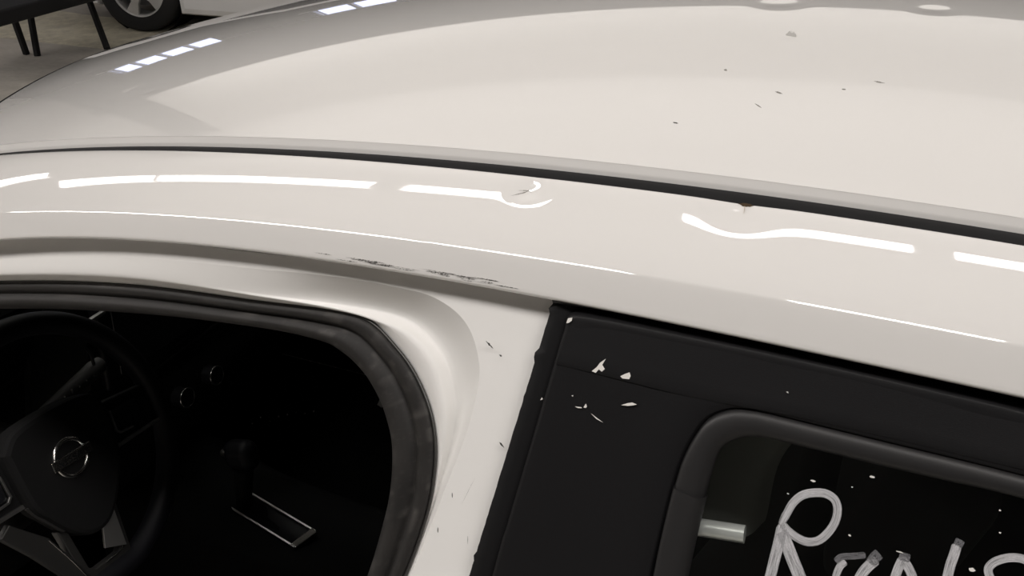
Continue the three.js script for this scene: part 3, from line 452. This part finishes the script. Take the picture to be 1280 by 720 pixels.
{ // glints on the far side of the cabin: a seat-belt tongue and debris on the passenger footwell
  part('belt_tongue', bar([-0.560, 0.700, -0.10], [-0.552, 0.722, -0.106], 0.010, 0.004, 0.001), M.satinDark, car);
  const r = rng(12); for (let k = 0; k < 8; k++) part('crumb', at(new THREE.SphereGeometry(0.0009 + 0.0012 * r(), 6, 4), -0.80 + k * 0.012, 0.62 + 0.012 * r(), -0.06 - 0.01 * k), M.cabinGrey, car);
}
// closed shell of the cabin: floor pan, bulkheads, far side
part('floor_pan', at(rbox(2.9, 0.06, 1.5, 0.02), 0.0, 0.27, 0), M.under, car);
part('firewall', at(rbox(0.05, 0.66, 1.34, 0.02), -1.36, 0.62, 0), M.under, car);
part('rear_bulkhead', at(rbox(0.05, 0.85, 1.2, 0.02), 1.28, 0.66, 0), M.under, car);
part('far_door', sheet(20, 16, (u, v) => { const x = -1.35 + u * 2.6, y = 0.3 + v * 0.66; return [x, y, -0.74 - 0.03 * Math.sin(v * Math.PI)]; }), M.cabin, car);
part('far_window', sheet(20, 10, (u, v) => { const x = -1.25 + u * 2.4, y = 0.95 + v * (lip(x) - 0.03 - 0.95); return [x, y, -(0.75 - 0.14 * v + off(x) * v)]; }), M.glassFar, car);
part('far_rail', sheet(60, 10, (u, v) => { const x = RX0 + u * 2.6, o = off(x), a = v * Math.PI * 0.4; return [x, din(x) - 0.06 * (1 - Math.cos(a)), -(0.535 + o + 0.1 * Math.sin(a))]; }), M.paint, car);
part('rear_window', sheet(20, 10, (u, v) => { const z = (u - 0.5) * 1.05; const y0 = roofY(1.22, z); return [1.22 + v * 0.5, y0 - 0.004 - 0.3 * v, z]; }), M.glassFar, car);
// outer lower body
const outline = [[-2.15, 0.25], [-2.25, 0.45], [-2.2, 0.68], [-1.9, 0.82], [-1.36, 0.93], [-1.30, 0.93], [-1.30, 0.3], [-1.36, 0.25]];
function arch(pts, cx, r) { const a = []; for (let k = 0; k <= 12; k++) { const t = Math.PI - (k / 12) * Math.PI; a.push([cx + r * Math.cos(t), 0.3 + r * Math.sin(t)]); } return a; }
function wheel(parent, x, z, face, r = 0.31) {
  const w = new THREE.Group(); w.name = 'road_wheel'; w.position.set(x, r, z); w.rotation.y = face > 0 ? 0 : Math.PI; parent.add(w);
  const prof = [[0.20, -0.085], [0.235, -0.1], [r - 0.035, -0.105], [r - 0.008, -0.09], [r, -0.06], [r, 0.06], [r - 0.008, 0.09], [r - 0.035, 0.105], [0.235, 0.1], [0.207, 0.088], [0.2, 0.07]].map((p) => new THREE.Vector2(p[0], p[1]));
  part('tyre', new THREE.LatheGeometry(prof, 64).rotateX(Math.PI / 2), M.tyre, w, 'black tyre');
  const rp = [[0.197, -0.08], [0.190, 0.02], [0.192, 0.078], [0.206, 0.092], [0.209, 0.085], [0.209, -0.08]].map((p) => new THREE.Vector2(p[0], p[1]));
  part('rim', new THREE.LatheGeometry(rp, 64).rotateX(Math.PI / 2), M.alloy, w, 'silver alloy rim');
  for (let k = 0; k < 5; k++) { const q = (k / 5) * 2 * Math.PI + 0.3, g = flat([[-0.034, 0.02], [-0.026, 0.12], [-0.045, 0.195], [0.045, 0.195], [0.026, 0.12], [0.034, 0.02]], 0.018, 0.004); g.rotateZ(q).translate(0, 0, 0.06); part('spoke', g, M.alloy, w); }
  part('hub_cap', new THREE.CylinderGeometry(0.035, 0.045, 0.03, 24).rotateX(Math.PI / 2).translate(0, 0, 0.075), M.alloy, w);
  part('brake_disc', new THREE.CylinderGeometry(0.14, 0.14, 0.02, 32).rotateX(Math.PI / 2), M.bracket, w);
}
for (const [x, z, f] of [[-1.72, 0.70, 1], [0.98, 0.70, 1], [-1.72, -0.70, -1], [0.98, -0.70, -1]]) wheel(car, x, z, f);
{
  const front = flat([[-1.28, 0.94], [-1.6, 0.92], [-2.1, 0.80], [-2.3, 0.62], [-2.32, 0.35], [-2.25, 0.22], [-2.1, 0.2], ...arch([], -1.72, 0.36), [-1.28, 0.24]].map(([x, y]) => [x, y]), 1.56, 0.04); part('front_body', front.translate(0, 0, -0.78), M.paint, car);
  const back = flat([[1.3, 0.98], [1.75, 1.0], [2.15, 0.96], [2.2, 0.5], [2.1, 0.25], [1.4, 0.24], [1.3, 0.34]], 1.5, 0.04); part('rear_body', back.translate(0, 0, -0.75), M.paint, car);
  part('rear_quarter', sheet(12, 10, (u, v) => { const x = 0.80 + u * 0.5, y = 0.68 + v * 0.32; return [x, y, 0.79 - 0.03 * v]; }), M.paint, car);
  part('sill', at(rbox(2.1, 0.14, 0.12, 0.04), -0.3, 0.29, 0.74), M.paint, car);
  part('sill', at(rbox(2.1, 0.14, 0.06, 0.02), -0.3, 0.29, -0.80), M.paint, car);
}

// ---------------------------------------------------------------- beyond the car: parked car and bench
{
  const far = thing('parked_car', 'pale car parked beyond the roof with a silver alloy wheel and black tyre', 'car', [-4.02, 0, -5.68], Math.atan2(0.2, 0.98));
  const side = [[-1.98, 0.30], [-1.97, 0.62], [-1.6, 0.80], [-1.05, 0.90], [-0.45, 1.38], [0.1, 1.46], [0.75, 1.42], [1.4, 1.02], [1.95, 0.95], [1.98, 0.40], [1.9, 0.22]];
  const ar = (cx) => { const a = []; for (let k = 0; k <= 14; k++) { const t = (k / 14) * Math.PI; a.push([cx + 0.355 * Math.cos(t), 0.30 + 0.355 * Math.sin(t)]); } return a; };
  const fr = ar(-1.27), rr = ar(1.3);
  const g = flat([...side, [1.66, 0.20], ...rr.slice(1, -1), [0.94, 0.19], [-0.91, 0.19], ...fr.slice(1, -1), [-1.63, 0.22], [-1.9, 0.22]], 1.58, 0.05);
  part('body', g.translate(0, 0, -0.79), M.farPaint, far, 'pale grey white bodywork');
  for (const s of [-1, 1]) { part('side_window', at(flat([[-0.85, 0.94], [-0.38, 1.32], [0.1, 1.38], [0.12, 0.94]], 0.01), 0, 0, s * 0.842 - 0.005), M.farGlass, far); part('side_window', at(flat([[0.17, 0.94], [0.15, 1.38], [0.68, 1.34], [1.15, 0.98]], 0.01), 0, 0, s * 0.842 - 0.005), M.farGlass, far); }
  part('underbody', at(rbox(3.5, 0.2, 1.45, 0.03), 0, 0.30, 0), M.under, far);
  for (const x of [-1.27, 1.3]) for (const s of [-1, 1]) { wheel(far, x, s * 0.74, s, 0.315); part('wheel_well', at(new THREE.CylinderGeometry(0.345, 0.345, 0.3, 28, 1, true).rotateX(Math.PI / 2), x, 0.31, s * 0.62), M.under, far); }
}
{
  const b = thing('low_bench', 'low black bench with slim black legs on the concrete floor', 'bench', [-5.45, 0, -3.9]);
  const w = (p) => [p[0] + 5.45, p[1], p[2] + 3.9];
  const A = [-5.135, -2.95], B = [-5.29, -4.34];
  const L = Math.hypot(B[0] - A[0], B[1] - A[1]), ang = Math.atan2(-(B[1] - A[1]), B[0] - A[0]);
  part('seat', rbox(L, 0.095, 0.36, 0.02, 4).translate(0, 0, 0.18).rotateY(ang).translate(...w([(A[0] + B[0]) / 2, 0.385, (A[1] + B[1]) / 2])), M.bench, b, 'padded black seat');
  for (const [f, t] of [[[-5.30, 0, -3.735], [-5.18, 0.37, -3.565]], [[-5.20, 0, -3.73], [-5.256, 0.37, -3.787]], [[-4.94, 0, -4.085], [-5.30, 0.37, -4.32]], [[-5.95, 0, -3.75], [-5.60, 0.37, -3.80]]]) part('leg', bar(w(f), w(t), 0.034, 0.034, 0.006), M.bench, b);
}
renderer.render(scene, camera);
